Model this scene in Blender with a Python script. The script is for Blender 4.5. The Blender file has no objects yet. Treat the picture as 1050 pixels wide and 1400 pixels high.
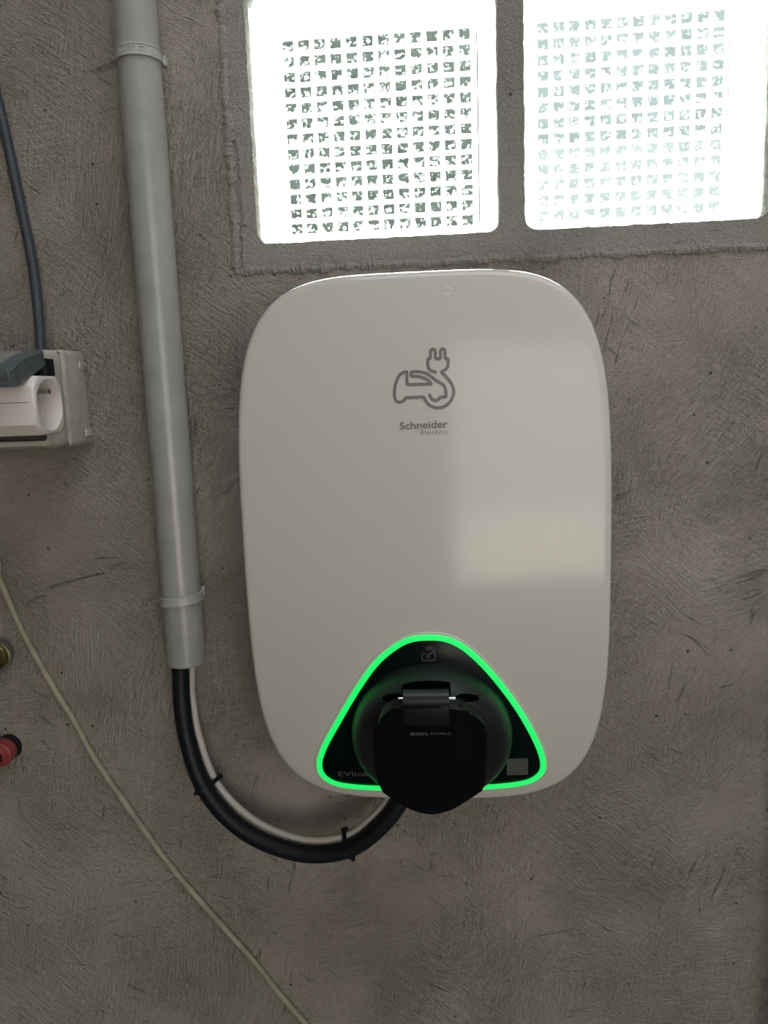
import bpy, bmesh, math, random
from mathutils import Vector, Matrix, noise

random.seed(7)
scene = bpy.context.scene
col = scene.collection

# ------------------------------------------------------------------ camera
F_PX, PPX, PPY = 1052.0, 525.0, 700.0          # the photograph is 1050 x 1400
AX = Vector((0.99674958, -0.02430465, -0.07680864))   # world x, y, z in camera coordinates (right, down, forward)
AY = Vector((0.07197824, -0.1595719, 0.98455875))
AZ = Vector((-0.03618586, -0.98688707, -0.15730382))
CAM = Vector((0.0, -0.63, 1.40))
right = Vector((AX[0], AY[0], AZ[0])); down = Vector((AX[1], AY[1], AZ[1])); fwd = Vector((AX[2], AY[2], AZ[2]))
cd = bpy.data.cameras.new('camera'); cam = bpy.data.objects.new('camera', cd); col.objects.link(cam)
R = Matrix((right, -down, -fwd)).transposed()
cam.matrix_world = Matrix.Translation(CAM) @ R.to_4x4()
cd.sensor_fit = 'HORIZONTAL'; cd.sensor_width = 36.0; cd.lens = 36.0 * F_PX / 1050.0; cd.clip_start = 0.01
scene.camera = cam

# ------------------------------------------------------------------ sky, sun, exposure
EXPO = 1.74
scene.view_settings.view_transform = 'Standard'; scene.view_settings.look = 'None'
scene.view_settings.exposure = EXPO; scene.view_settings.gamma = 1.0
scene.view_settings.use_curve_mapping = False
w = bpy.data.worlds.new('sky'); scene.world = w; w.use_nodes = True
bg = w.node_tree.nodes['Background']; bg.inputs[1].default_value = 0.9
wn, wl = w.node_tree.nodes, w.node_tree.links                   # clear bright sky: pale warm horizon, bluer zenith
wt = wn.new('ShaderNodeTexCoord'); wx = wn.new('ShaderNodeSeparateXYZ'); wl.new(wt.outputs['Generated'], wx.inputs[0])
wr = wn.new('ShaderNodeValToRGB'); wl.new(wx.outputs['Z'], wr.inputs[0])
wr.color_ramp.elements[0].position = 0.0; wr.color_ramp.elements[0].color = (1.0, 0.95, 0.87, 1)
wr.color_ramp.elements[1].position = 0.75; wr.color_ramp.elements[1].color = (0.88, 0.97, 1.08, 1)
wl.new(wr.outputs[0], bg.inputs[0])
sl = bpy.data.lights.new('sun', 'SUN'); sl.energy = 28.0; sl.angle = 0.01; sl.color = (1.0, 0.97, 0.92)
sun = bpy.data.objects.new('sun', sl); col.objects.link(sun)
sun.rotation_euler = Vector((-0.22, -0.50, -0.80)).to_track_quat('-Z', 'Y').to_euler()
def portal(name, loc, direction, sx, sy):
    l = bpy.data.lights.new(name, 'AREA'); l.shape = 'RECTANGLE'; l.size = sx; l.size_y = sy; l.cycles.is_portal = True
    o = bpy.data.objects.new(name, l); col.objects.link(o); o.location = loc
    o.rotation_euler = Vector(direction).to_track_quat('-Z', 'Z').to_euler()
ADDED_DOOR = (0.17, 1.6, 2.35)           # unseen open garage door, added for room light and the charger's reflection: x0, x1, height
REAR = -2.6
ADDED_SKYL = (-0.30, 1.10, -0.95, -0.22)  # unseen roof light, added to brighten the wall towards the top: x0, x1, y0, y1
ZC = 2.5
portal('added_door_portal', ((ADDED_DOOR[0] + ADDED_DOOR[1]) / 2, REAR - 0.05, ADDED_DOOR[2] / 2), (0, 1, 0), ADDED_DOOR[1] - ADDED_DOOR[0], ADDED_DOOR[2])
portal('added_roof_portal', ((ADDED_SKYL[0] + ADDED_SKYL[1]) / 2, (ADDED_SKYL[2] + ADDED_SKYL[3]) / 2, ZC + 0.05), (0, 0, -1), ADDED_SKYL[1] - ADDED_SKYL[0], ADDED_SKYL[3] - ADDED_SKYL[2])

# ------------------------------------------------------------------ helpers
def ray(px, py):
    c = Vector((px - PPX, py - PPY, F_PX)).normalized()
    return Vector((c.dot(AX), c.dot(AY), c.dot(AZ)))
def at(px, py, y=0.0):
    r = ray(px, py); return CAM + r * ((y - CAM.y) / r.y)
def at_x(px, py, x):
    r = ray(px, py); return CAM + r * ((x - CAM.x) / r.x)
def at_plane(px, py, o, n):
    r = ray(px, py); return CAM + r * ((o - CAM).dot(n) / r.dot(n))

def obj(name, bm, mat, parent=None, smooth=True, auto=None):
    bm.normal_update(); bmesh.ops.recalc_face_normals(bm, faces=bm.faces)
    me = bpy.data.meshes.new(name); bm.to_mesh(me); bm.free()
    for m in (mat if isinstance(mat, (list, tuple)) else [mat]): me.materials.append(m)
    if smooth:
        for p in me.polygons: p.use_smooth = True
        if auto is not None: me.set_sharp_from_angle(angle=math.radians(auto))
    o = bpy.data.objects.new(name, me); col.objects.link(o)
    if parent: o.parent = parent; o.matrix_parent_inverse = Matrix.Translation(-parent.location)
    return o
def thing(name, label, cat, loc, group=None):
    o = bpy.data.objects.new(name, None); col.objects.link(o); o.location = loc
    return tag(o, label, cat, group)
def tag(o, label, cat, group=None):
    o['label'] = label; o['category'] = cat
    if group: o['group'] = group
    return o
def struct(o, label=None):
    o['kind'] = 'structure'
    if label: o['label'] = label
    return o

def crom(pts, n=10, closed=False):
    pts = [Vector(p) for p in pts]; out = []; m = len(pts)
    for i in range(m if closed else m - 1):
        g = (lambda k: pts[k % m]) if closed else (lambda k: pts[min(max(k, 0), m - 1)])
        p0, p1, p2, p3 = g(i - 1), g(i), g(i + 1), g(i + 2)
        for j in range(n):
            t = j / n
            out.append(0.5 * ((2 * p1) + (p2 - p0) * t + (2 * p0 - 5 * p1 + 4 * p2 - p3) * t * t + (3 * p1 - p0 - 3 * p2 + p3) * t ** 3))
    if not closed: out.append(pts[-1].copy())
    return out
def sweep(bm, pts, rad, seg=16, closed=False, cap=True, prof=None):
    """tube along pts; rad a number or a function of the fraction; prof = list of (a,b) replaces the circle"""
    n = len(pts); rings = []; up = None
    for i in range(n):
        a = pts[(i - 1) % n] if (closed or i > 0) else pts[i]; b = pts[(i + 1) % n] if (closed or i < n - 1) else pts[i]
        t = (b - a).normalized()
        if up is None:
            up = Vector((0, 1, 0)) if abs(t.y) < 0.9 else Vector((1, 0, 0))
        up = (up - t * up.dot(t)).normalized(); sd = t.cross(up)
        r = rad(i / max(n - 1, 1)) if callable(rad) else rad
        pr = prof if prof else [(math.cos(2 * math.pi * k / seg) * r, math.sin(2 * math.pi * k / seg) * r) for k in range(seg)]
        rings.append([bm.verts.new(pts[i] + up * p + sd * q) for p, q in pr])
    m = len(rings[0])
    for i in range(n if closed else n - 1):
        A, B = rings[i], rings[(i + 1) % n]
        for k in range(m): bm.faces.new((A[k], A[(k + 1) % m], B[(k + 1) % m], B[k]))
    if cap and not closed:
        bm.faces.new(rings[0]); bm.faces.new(rings[-1])
def lathe(bm, prof, o, axis, seg=48, e1=None):
    axis = Vector(axis).normalized(); e1 = Vector(e1) if e1 else (Vector((0, 0, 1)) if abs(axis.z) < 0.9 else Vector((1, 0, 0)))
    e1 = (e1 - axis * e1.dot(axis)).normalized(); e2 = axis.cross(e1); rings = []
    for r, h in prof:
        if r < 1e-6: rings.append([bm.verts.new(Vector(o) + axis * h)])
        else: rings.append([bm.verts.new(Vector(o) + axis * h + (e1 * math.cos(2 * math.pi * k / seg) + e2 * math.sin(2 * math.pi * k / seg)) * r) for k in range(seg)])
    for A, B in zip(rings, rings[1:]):
        for k in range(seg):
            k2 = (k + 1) % seg
            if len(A) == 1 and len(B) == 1: continue
            if len(A) == 1: bm.faces.new((A[0], B[k], B[k2]))
            elif len(B) == 1: bm.faces.new((A[k], A[k2], B[0]))
            else: bm.faces.new((A[k], A[k2], B[k2], B[k]))
def box(bm, lo, hi, bev=0.0, seg=2):
    r = bmesh.ops.create_cube(bm, size=1.0)
    for v in r['verts']: v.co = Vector([(lo[i] + hi[i]) / 2 + v.co[i] * (hi[i] - lo[i]) for i in range(3)])
    if bev:
        es = list({e for v in r['verts'] for e in v.link_edges})
        bmesh.ops.bevel(bm, geom=es, offset=bev, segments=seg, profile=0.5, affect='EDGES')
def extrude_poly(bm, pts, vec, bev=0.0, seg=2):
    """solid: polygon pts (front) pushed along vec"""
    vs = [bm.verts.new(p) for p in pts]; ws = [bm.verts.new(Vector(p) + vec) for p in pts]; n = len(vs)
    f = bm.faces.new(vs); bm.faces.new(ws[::-1])
    for k in range(n): bm.faces.new((vs[k], ws[k], ws[(k + 1) % n], vs[(k + 1) % n]))
    if bev: bmesh.ops.bevel(bm, geom=list(f.edges), offset=bev, segments=seg, profile=0.5, affect='EDGES')
def plate(bm, outer, holes, y0, y1):
    """plate in the xz plane with holes, from y0 to y1"""
    for y in (y0, y1):
        es = []
        for loop in [outer] + holes:
            vs = [bm.verts.new((p[0], y, p[1])) for p in loop]
            es += [bm.edges.new((vs[i], vs[(i + 1) % len(vs)])) for i in range(len(vs))]
        bmesh.ops.triangle_fill(bm, edges=es, use_beauty=True)
    for loop in [outer] + holes:
        n = len(loop)
        for i in range(n):
            p, q = loop[i], loop[(i + 1) % n]
            bm.faces.new([bm.verts.new(c) for c in ((p[0], y0, p[1]), (q[0], y0, q[1]), (q[0], y1, q[1]), (p[0], y1, p[1]))])
    bmesh.ops.remove_doubles(bm, verts=bm.verts, dist=1e-6)
def rrect(x0, x1, z0, z1, r, n=6, jit=0.0, step=0.004, seed=0.0):
    pts = []
    for cx, cz, a0 in ((x1 - r, z1 - r, 0), (x0 + r, z1 - r, 90), (x0 + r, z0 + r, 180), (x1 - r, z0 + r, 270)):
        for k in range(n + 1):
            a = math.radians(a0 + 90 * k / n); pts.append((cx + r * math.cos(a), cz + r * math.sin(a)))
    if jit:
        out = []
        for i in range(len(pts)):
            p, q = pts[i], pts[(i + 1) % len(pts)]; L = math.hypot(q[0] - p[0], q[1] - p[1]); m = max(1, int(L / step))
            for k in range(m):
                x, z = p[0] + (q[0] - p[0]) * k / m, p[1] + (q[1] - p[1]) * k / m
                out.append((x + jit * (noise.noise((x * 90, z * 90, seed)) + 0.7 * noise.noise((x * 330, z * 330, seed + 5))),
                            z + jit * (noise.noise((x * 90, z * 90, seed + 9)) + 0.7 * noise.noise((x * 330, z * 330, seed + 14)))))
        pts = out
    return pts
def boolean(target, cutters):
    for c in cutters:
        md = target.modifiers.new('cut', 'BOOLEAN'); md.operation = 'DIFFERENCE'; md.object = c; md.solver = 'EXACT'
    dg = bpy.context.evaluated_depsgraph_get()
    me = bpy.data.meshes.new_from_object(target.evaluated_get(dg))
    target.modifiers.clear(); old = target.data; target.data = me
    for c in cutters: bpy.data.objects.remove(c, do_unlink=True)
    me.set_sharp_from_angle(angle=math.radians(35))

# ------------------------------------------------------------------ materials
def mat(name, color, rough=0.5, metal=0.0, coat=0.0, emit=None, es=0.0, spec=0.5, bump=None, var=0.0, vscale=30.0, tint=None):
    m = bpy.data.materials.new(name); m.use_nodes = True; nt = m.node_tree; N = nt.nodes; b = N['Principled BSDF']
    b.inputs['Base Color'].default_value = (*color, 1); b.inputs['Roughness'].default_value = rough; b.inputs['Metallic'].default_value = metal
    b.inputs['Coat Weight'].default_value = coat; b.inputs['Coat Roughness'].default_value = 0.04; b.inputs['Specular IOR Level'].default_value = spec
    if emit: b.inputs['Emission Color'].default_value = (*emit, 1); b.inputs['Emission Strength'].default_value = es
    tc = N.new('ShaderNodeTexCoord')
    if var:
        nz = N.new('ShaderNodeTexNoise'); nz.inputs['Scale'].default_value = vscale; nz.inputs['Detail'].default_value = 5
        nt.links.new(tc.outputs['Object'], nz.inputs['Vector'])
        mx = N.new('ShaderNodeMix'); mx.data_type = 'RGBA'
        t = tint or tuple(c * (1 - var) for c in color)
        mx.inputs['A'].default_value = (*t, 1); mx.inputs['B'].default_value = (*color, 1)
        rm = N.new('ShaderNodeMapRange'); rm.inputs['From Min'].default_value = 0.35; rm.inputs['From Max'].default_value = 0.6
        nt.links.new(nz.outputs['Fac'], rm.inputs['Value']); nt.links.new(rm.outputs['Result'], mx.inputs['Factor'])
        nt.links.new(mx.outputs['Result'], b.inputs['Base Color'])
    if bump:
        nz = N.new('ShaderNodeTexNoise'); nz.inputs['Scale'].default_value = bump[0]; nz.inputs['Detail'].default_value = 4
        nt.links.new(tc.outputs['Object'], nz.inputs['Vector'])
        bp = N.new('ShaderNodeBump'); bp.inputs['Strength'].default_value = bump[1]; bp.inputs['Distance'].default_value = bump[2]
        nt.links.new(nz.outputs['Fac'], bp.inputs['Height']); nt.links.new(bp.outputs['Normal'], b.inputs['Normal'])
    return m

def plaster(name, c1, c2, strokes=1.0, grain=1.0):
    """trowelled cement render: brush strokes whose direction wanders, pits, stains"""
    m = bpy.data.materials.new(name); m.use_nodes = True; nt = m.node_tree; N = nt.nodes; L = nt.links; b = N['Principled BSDF']
    b.inputs['Roughness'].default_value = 0.85; b.inputs['Specular IOR Level'].default_value = 0.25
    tc = N.new('ShaderNodeTexCoord')
    def nz(scale, detail=4, dist=0.0, vec=None, rough=0.55):
        n = N.new('ShaderNodeTexNoise'); n.inputs['Scale'].default_value = scale; n.inputs['Detail'].default_value = detail
        n.inputs['Distortion'].default_value = dist; n.inputs['Roughness'].default_value = rough
        L.new(vec or tc.outputs['Object'], n.inputs['Vector']); return n
    def math_(op, a, bb=None, c=None):
        n = N.new('ShaderNodeMath'); n.operation = op
        for i, x in enumerate((a, bb, c)):
            if x is None: continue
            if isinstance(x, (int, float)): n.inputs[i].default_value = x
            else: L.new(x, n.inputs[i])
        return n.outputs[0]
    def rng(x, a, bb, c=0.0, d=1.0):
        n = N.new('ShaderNodeMapRange'); L.new(x, n.inputs['Value'])
        for k, v in zip(('From Min', 'From Max', 'To Min', 'To Max'), (a, bb, c, d)): n.inputs[k].default_value = v
        return n.outputs['Result']
    # trowel strokes: stretched noise in several directions, each where a slow mask lets it show
    warp = nz(9.0, 2); wv = N.new('ShaderNodeVectorMath'); wv.operation = 'MULTIPLY_ADD'
    L.new(warp.outputs['Color'], wv.inputs[0]); wv.inputs[1].default_value = (0.03, 0.03, 0.03); L.new(tc.outputs['Object'], wv.inputs[2])
    acc = None; scr = None
    for i, (ang, off) in enumerate(((0.25, 0.0), (-0.6, 3.1), (1.35, 7.7), (0.85, 12.3))):
        vr = N.new('ShaderNodeVectorRotate'); vr.rotation_type = 'Y_AXIS'; L.new(wv.outputs[0], vr.inputs['Vector']); vr.inputs['Angle'].default_value = ang
        mp = N.new('ShaderNodeMapping'); mp.inputs['Scale'].default_value = (70, 150, 430); mp.inputs['Location'].default_value = (off, off, off); L.new(vr.outputs[0], mp.inputs['Vector'])
        a_ = nz(1.0, 4, 0.5, mp.outputs[0], 0.6).outputs['Fac']
        ms = N.new('ShaderNodeMapping'); ms.inputs['Location'].default_value = (off * 2, 0, off); L.new(tc.outputs['Object'], ms.inputs['Vector'])
        mask = rng(nz(6.5, 2, 0.3, ms.outputs[0]).outputs['Fac'], 0.42, 0.62, 0.12, 1.0)
        term = math_('MULTIPLY', math_('SUBTRACT', a_, 0.5), mask)
        acc = term if acc is None else math_('ADD', acc, term)
        if i < 3:
            mp3 = N.new('ShaderNodeMapping'); mp3.inputs['Scale'].default_value = (22, 90, 210); mp3.inputs['Location'].default_value = (off, 1, off); L.new(vr.outputs[0], mp3.inputs['Vector'])
            sc3 = math_('MULTIPLY', rng(nz(1.0, 3, 0.8, mp3.outputs[0]).outputs['Fac'], 0.36, 0.28), rng(nz(14.0, 1, 0.0, ms.outputs[0]).outputs['Fac'], 0.53, 0.6))
            scr = sc3 if scr is None else math_('MAXIMUM', scr, sc3)
    class _S: outputs = {'Fac': math_('ADD', acc, 0.5)}
    st = _S
    gr = nz(700.0, 3, 0.2)
    vo = N.new('ShaderNodeTexVoronoi'); vo.inputs['Scale'].default_value = 85.0; L.new(tc.outputs['Object'], vo.inputs['Vector'])
    pit = rng(vo.outputs['Distance'], 0.13, 0.06)
    sel = N.new('ShaderNodeSeparateColor'); L.new(vo.outputs['Color'], sel.inputs[0]); pit = math_('MULTIPLY', pit, math_('GREATER_THAN', sel.outputs[0], 0.9))
    h = math_('MULTIPLY_ADD', st.outputs['Fac'], 2.6 * strokes, math_('MULTIPLY', gr.outputs['Fac'], 0.55 * grain))
    h = math_('SUBTRACT', h, math_('MULTIPLY', scr, 0.9 * strokes)); h = math_('SUBTRACT', h, math_('MULTIPLY', pit, 1.2))
    und = nz(38.0, 3); h = math_('MULTIPLY_ADD', und.outputs['Fac'], 0.9, h)
    bp = N.new('ShaderNodeBump'); bp.inputs['Strength'].default_value = 1.0; bp.inputs['Distance'].default_value = 0.0022
    L.new(h, bp.inputs['Height']); L.new(bp.outputs['Normal'], b.inputs['Normal'])
    big = nz(4.5, 6, 0.4)
    mx = N.new('ShaderNodeMix'); mx.data_type = 'RGBA'; mx.inputs['A'].default_value = (*c1, 1); mx.inputs['B'].default_value = (*c2, 1)
    L.new(rng(big.outputs['Fac'], 0.36, 0.64), mx.inputs['Factor'])
    k = math_('MULTIPLY_ADD', st.outputs['Fac'], 0.7 * strokes, 1.0 - 0.35 * strokes)
    k = math_('MULTIPLY_ADD', rng(gr.outputs['Fac'], 0.3, 0.7), 0.28, math_('SUBTRACT', k, 0.14))
    k = math_('MULTIPLY', k, math_('SUBTRACT', 1.0, math_('MULTIPLY', scr, 0.35)))
    k = math_('MULTIPLY', k, math_('SUBTRACT', 1.0, math_('MULTIPLY', pit, 0.6)))
    mul = N.new('ShaderNodeMix'); mul.data_type = 'RGBA'; mul.blend_type = 'MULTIPLY'; mul.inputs['Factor'].default_value = 1.0
    L.new(mx.outputs['Result'], mul.inputs['A']); cc = N.new('ShaderNodeCombineColor')
    for i in range(3): L.new(k, cc.inputs[i])
    L.new(cc.outputs[0], mul.inputs['B']); L.new(mul.outputs['Result'], b.inputs['Base Color'])
    return m

def glass(name, scatter, clear, nscale=0.0):
    """cast glass: part of the daylight goes straight through, part is scattered by the relief"""
    m = bpy.data.materials.new(name); m.use_nodes = True; nt = m.node_tree; N = nt.nodes; L = nt.links
    out = N['Material Output']; N.remove(N['Principled BSDF'])
    tr = N.new('ShaderNodeBsdfTransparent'); tr.inputs[0].default_value = (0.93, 0.97, 0.96, 1)
    tl = N.new('ShaderNodeBsdfTranslucent'); tl.inputs[0].default_value = (0.92, 0.95, 0.95, 1)
    gl = N.new('ShaderNodeBsdfGlossy'); gl.inputs['Roughness'].default_value = 0.05 if scatter < 0.5 else 0.5
    m1 = N.new('ShaderNodeMixShader'); m1.inputs[0].default_value = scatter
    if nscale:
        tc = N.new('ShaderNodeTexCoord'); nz = N.new('ShaderNodeTexNoise'); nz.inputs['Scale'].default_value = nscale; nz.inputs['Detail'].default_value = 3
        L.new(tc.outputs['Object'], nz.inputs['Vector']); rm = N.new('ShaderNodeMapRange')
        for k, v in zip(('From Min', 'From Max', 'To Min', 'To Max'), (0.53, 0.66, clear, scatter)): rm.inputs[k].default_value = v
        L.new(nz.outputs['Fac'], rm.inputs['Value']); L.new(rm.outputs['Result'], m1.inputs[0])
    L.new(tr.outputs[0], m1.inputs[1]); L.new(tl.outputs[0], m1.inputs[2])
    fr = N.new('ShaderNodeFresnel'); fr.inputs[0].default_value = 1.5 if scatter < 0.5 else 1.15
    m2 = N.new('ShaderNodeMixShader'); L.new(fr.outputs[0], m2.inputs[0]); L.new(m1.outputs[0], m2.inputs[1]); L.new(gl.outputs[0], m2.inputs[2])
    L.new(m2.outputs[0], out.inputs[0])
    return m

M_WALL = plaster('cement_render', (0.315, 0.280, 0.238), (0.435, 0.395, 0.342))
M_ROOM = plaster('room_render', (0.15, 0.13, 0.11), (0.20, 0.18, 0.15), 0.5)
M_FRAME = plaster('cast_concrete', (0.26, 0.245, 0.225), (0.36, 0.345, 0.32), 0.25, 1.5)
M_FLOOR = plaster('concrete_floor', (0.07, 0.06, 0.05), (0.10, 0.085, 0.07), 0.3)
M_CEIL = plaster('ceiling_paint', (0.42, 0.40, 0.37), (0.5, 0.48, 0.45), 0.3)
M_GCLEAR = glass('clear_glass', 0.0, 0.0)
M_GEDGE = glass('glass_edge', 0.97, 0.97)
M_GCELL = glass('relief_glass', 0.95, 0.0, 330.0)
M_WHITE = mat('white_gloss_plastic', (0.61, 0.588, 0.545), 0.14, spec=0.38)
M_PVC = mat('grey_white_pvc', (0.37, 0.37, 0.36), 0.28, var=0.12, vscale=40, bump=(300, 0.05, 0.0004))
M_CLIP = mat('clip_plastic', (0.44, 0.44, 0.42), 0.35, bump=(500, 0.1, 0.0003))
M_BLACKG = mat('black_gloss_panel', (0.003, 0.006, 0.007), 0.22, spec=0.14)
M_BLACK = mat('black_textured_plastic', (0.013, 0.016, 0.016), 0.30, spec=0.35, bump=(1500, 0.6, 0.0004))
M_LID = mat('black_lid_plastic', (0.003, 0.005, 0.006), 0.38, spec=0.2, bump=(1800, 0.15, 0.0002))
M_HINGE = mat('black_hinge_plastic', (0.010, 0.012, 0.013), 0.35, spec=0.4, bump=(1500, 0.3, 0.0003))
M_RUBBER = mat('black_rubber', (0.005, 0.008, 0.011), 0.5, spec=0.3, bump=(250, 0.15, 0.0005))
M_LED = mat('green_led', (0.02, 0.3, 0.08), 0.4, emit=(0.004, 0.93, 0.115), es=1.15 / 2 ** EXPO)
M_PRINT = mat('grey_print', (0.17, 0.17, 0.165), 0.4)
M_PRINTD = mat('dim_grey_print', (0.09, 0.095, 0.095), 0.5)
M_STICK = mat('grey_label', (0.10, 0.105, 0.10), 0.5, var=0.5, vscale=900)
M_CHROME = mat('bright_steel', (0.8, 0.8, 0.78), 0.15, 1.0)
M_GREYCORD = mat('slate_grey_cord', (0.045, 0.055, 0.065), 0.4, bump=(150, 0.1, 0.0005))
M_CREAM = mat('cream_cord', (0.34, 0.31, 0.22), 0.5, var=0.25, vscale=60)
M_WCORD = mat('white_cord', (0.52, 0.49, 0.45), 0.45)
M_BOX = mat('grey_beige_plastic', (0.52, 0.50, 0.42), 0.4, var=0.2, vscale=80)
M_BOXIN = mat('grey_socket_face', (0.16, 0.155, 0.145), 0.5)
M_ADAPT = mat('white_plug_plastic', (0.74, 0.69, 0.65), 0.3)
M_PLUG = mat('slate_plug_rubber', (0.11, 0.13, 0.14), 0.45, var=0.4, vscale=200)
M_BRASS = mat('brass', (0.38, 0.32, 0.11), 0.3, 1.0, var=0.3, vscale=90)
M_ZINC = mat('dull_zinc', (0.45, 0.43, 0.40), 0.4, 0.9)
M_RED = mat('red_plastic', (0.32, 0.05, 0.05), 0.45, var=0.3, vscale=150)
M_DARK = mat('dark_hole', (0.01, 0.01, 0.01), 0.7)
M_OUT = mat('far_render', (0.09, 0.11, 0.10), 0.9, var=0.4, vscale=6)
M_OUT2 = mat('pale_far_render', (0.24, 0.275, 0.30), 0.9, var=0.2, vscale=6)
M_GRASS = mat('yard_ground', (0.19, 0.175, 0.15), 0.9, var=0.3, vscale=4)

# ------------------------------------------------------------------ room
XL, XR = -1.6, 2.6
WX0, WX1, WZ0, WZ1 = -0.1600, 0.2720, 1.4972, 1.9385      # opening in the render around the cast frame
bm = bmesh.new()
hole = rrect(WX0, WX1, WZ0, WZ1, 0.003, 2, 0.0011, 0.004, 3.0)
plate(bm, [(XL, 0), (XR, 0), (XR, ZC), (XL, ZC)], [hole], 0.0, 0.06)
struct(obj('wall_back', bm, M_WALL, smooth=False), 'rough grey cement rendered wall')
def slab(name, lo, hi, m):
    bm = bmesh.new(); box(bm, lo, hi); return struct(obj(name, bm, m, smooth=False))
slab('wall_right', (XR, REAR, 0), (XR + 0.1, 0.1, ZC), M_CEIL)
slab('wall_left', (XL - 0.1, REAR, 0), (XL, 0.1, ZC), M_ROOM)
slab('floor', (XL - 0.1, REAR, -0.1), (XR + 0.1, 0.1, 0), M_FLOOR)
bm = bmesh.new()
for x0, x1, y0, y1 in ((XL - 0.1, ADDED_SKYL[0], REAR, 0.1), (ADDED_SKYL[1], XR + 0.1, REAR, 0.1), (ADDED_SKYL[0], ADDED_SKYL[1], REAR, ADDED_SKYL[2]), (ADDED_SKYL[0], ADDED_SKYL[1], ADDED_SKYL[3], 0.1)): box(bm, (x0, y0, ZC), (x1, y1, ZC + 0.1))
struct(obj('ceiling', bm, M_CEIL, smooth=False))
bm = bmesh.new()                                               # unseen upstand added to the roof light, its tall back keeps the sun out
for x0, x1, y0, y1, up in ((ADDED_SKYL[0] - 0.06, ADDED_SKYL[0], ADDED_SKYL[2] - 0.06, ADDED_SKYL[3] + 0.06, 0.08), (ADDED_SKYL[1], ADDED_SKYL[1] + 0.06, ADDED_SKYL[2] - 0.06, ADDED_SKYL[3], 0.08), (ADDED_SKYL[0], ADDED_SKYL[1], ADDED_SKYL[2] - 0.06, ADDED_SKYL[2], 0.08), (ADDED_SKYL[0], ADDED_SKYL[1] + 0.6, ADDED_SKYL[3], ADDED_SKYL[3] + 0.06, 1.15)): box(bm, (x0, y0, ZC + 0.1), (x1, y1, ZC + 0.1 + up))
struct(obj('light_blocker_2', bm, M_CEIL, smooth=False))
bm = bmesh.new(); box(bm, (0.285, -0.05, 0), (0.335, 0.001, 1.47), 0.003); struct(obj('light_blocker_1', bm, mat('added_post_timber', (0.09, 0.06, 0.045), 0.7, var=0.3, vscale=12), smooth=False))  # unseen post, added to shade the right edge of the wall
bm = bmesh.new()
plate(bm, [(XL - 0.1, 0), (ADDED_DOOR[0], 0), (ADDED_DOOR[0], ADDED_DOOR[2]), (ADDED_DOOR[1], ADDED_DOOR[2]), (ADDED_DOOR[1], 0), (XR + 0.1, 0), (XR + 0.1, ZC), (XL - 0.1, ZC)], [], REAR - 0.1, REAR)
struct(obj('wall_front', bm, M_ROOM, smooth=False))
slab('yard_ground', (-12, -14, -0.15), (12, REAR - 0.1, -0.05), M_GRASS)
slab('exterior_ground', (-12, 0.1, -0.15), (12, 14, -0.05), mat('grass_ground', (0.05, 0.07, 0.03), 0.9, var=0.4, vscale=9))
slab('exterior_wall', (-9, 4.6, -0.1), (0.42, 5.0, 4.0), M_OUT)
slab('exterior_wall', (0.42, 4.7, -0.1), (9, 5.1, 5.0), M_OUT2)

# ------------------------------------------------------------------ window: cast frame, glass blocks, ragged render edge
win = bpy.data.objects.new('window_1', None); col.objects.link(win); win.location = (0.055, 0.0, WZ0); struct(win, 'four-light glass block window in cast concrete frame')
B1 = (-0.1428, 0.0491); B2 = (0.0690, 0.2530); BZ = (1.5185, 1.7085); BZ2 = (1.7285, 1.9185)  # upper row of blocks is unseen, added to let in more light
bm = bmesh.new()
plate(bm, [(WX0 - 0.004, WZ0 - 0.004), (WX1 + 0.004, WZ0 - 0.004), (WX1 + 0.004, WZ1 + 0.004), (WX0 - 0.004, WZ1 + 0.004)],
      [rrect(*B1, *BZ, 0.010, 5, 0.0007, 0.0025, 1.0), rrect(*B2, *BZ, 0.010, 5, 0.0007, 0.0025, 2.0), rrect(*B1, *BZ2, 0.010), rrect(*B2, *BZ2, 0.010)], 0.0035, 0.024)
obj('window_frame', bm, M_FRAME, win, smooth=False)
# lip of render squeezed against the frame
def ridge(pts, r, seed):
    out = []; bm = bmesh.new(); path = []
    for a, b in zip(pts, pts[1:]):
        n = max(2, int((Vector(b) - Vector(a)).length / 0.0018))
        for k in range(n): path.append(Vector(a).lerp(Vector(b), k / n))
    path.append(Vector(pts[-1]))
    rings = []
    for i, p in enumerate(path):
        t = (path[min(i + 1, len(path) - 1)] - path[max(i - 1, 0)]).normalized(); sd = t.cross(Vector((0, 1, 0)))
        q = p + sd * 0.0016 * noise.noise((p.x * 60, p.z * 60, seed))
        rr = r * (1.0 + 0.55 * noise.noise((p.x * 170, p.z * 170, seed + 3)) + 0.35 * noise.noise((p.x * 600, p.z * 600, seed + 7)))
        ring = []
        for k in range(8):
            a = math.pi * 2 * k / 8; kk = 1 + 0.35 * noise.noise((p.x * 700, p.z * 700, seed + k * 3.1))
            ring.append(bm.verts.new(q + (sd * math.cos(a) * 1.3 + Vector((0, -1, 0)) * math.sin(a)) * rr * kk))
        rings.append(ring)
    for A, B in zip(rings, rings[1:]):
        for k in range(8): bm.faces.new((A[k], A[(k + 1) % 8], B[(k + 1) % 8], B[k]))
    return bm
obj('mortar_edge', ridge([(WX0 - 0.0005, 0.0006, WZ1), (WX0, 0.0006, WZ0), (WX1, 0.0006, WZ0)], 0.0026, 1.3), M_FRAME, win, smooth=False)
obj('mortar_smear', ridge([(WX0 + 0.006, 0.0035, 1.60), (WX0 + 0.0075, 0.0035, 1.545), (WX0 + 0.004, 0.0035, 1.502)], 0.0016, 8.3), M_FRAME, win, smooth=False)

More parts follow.
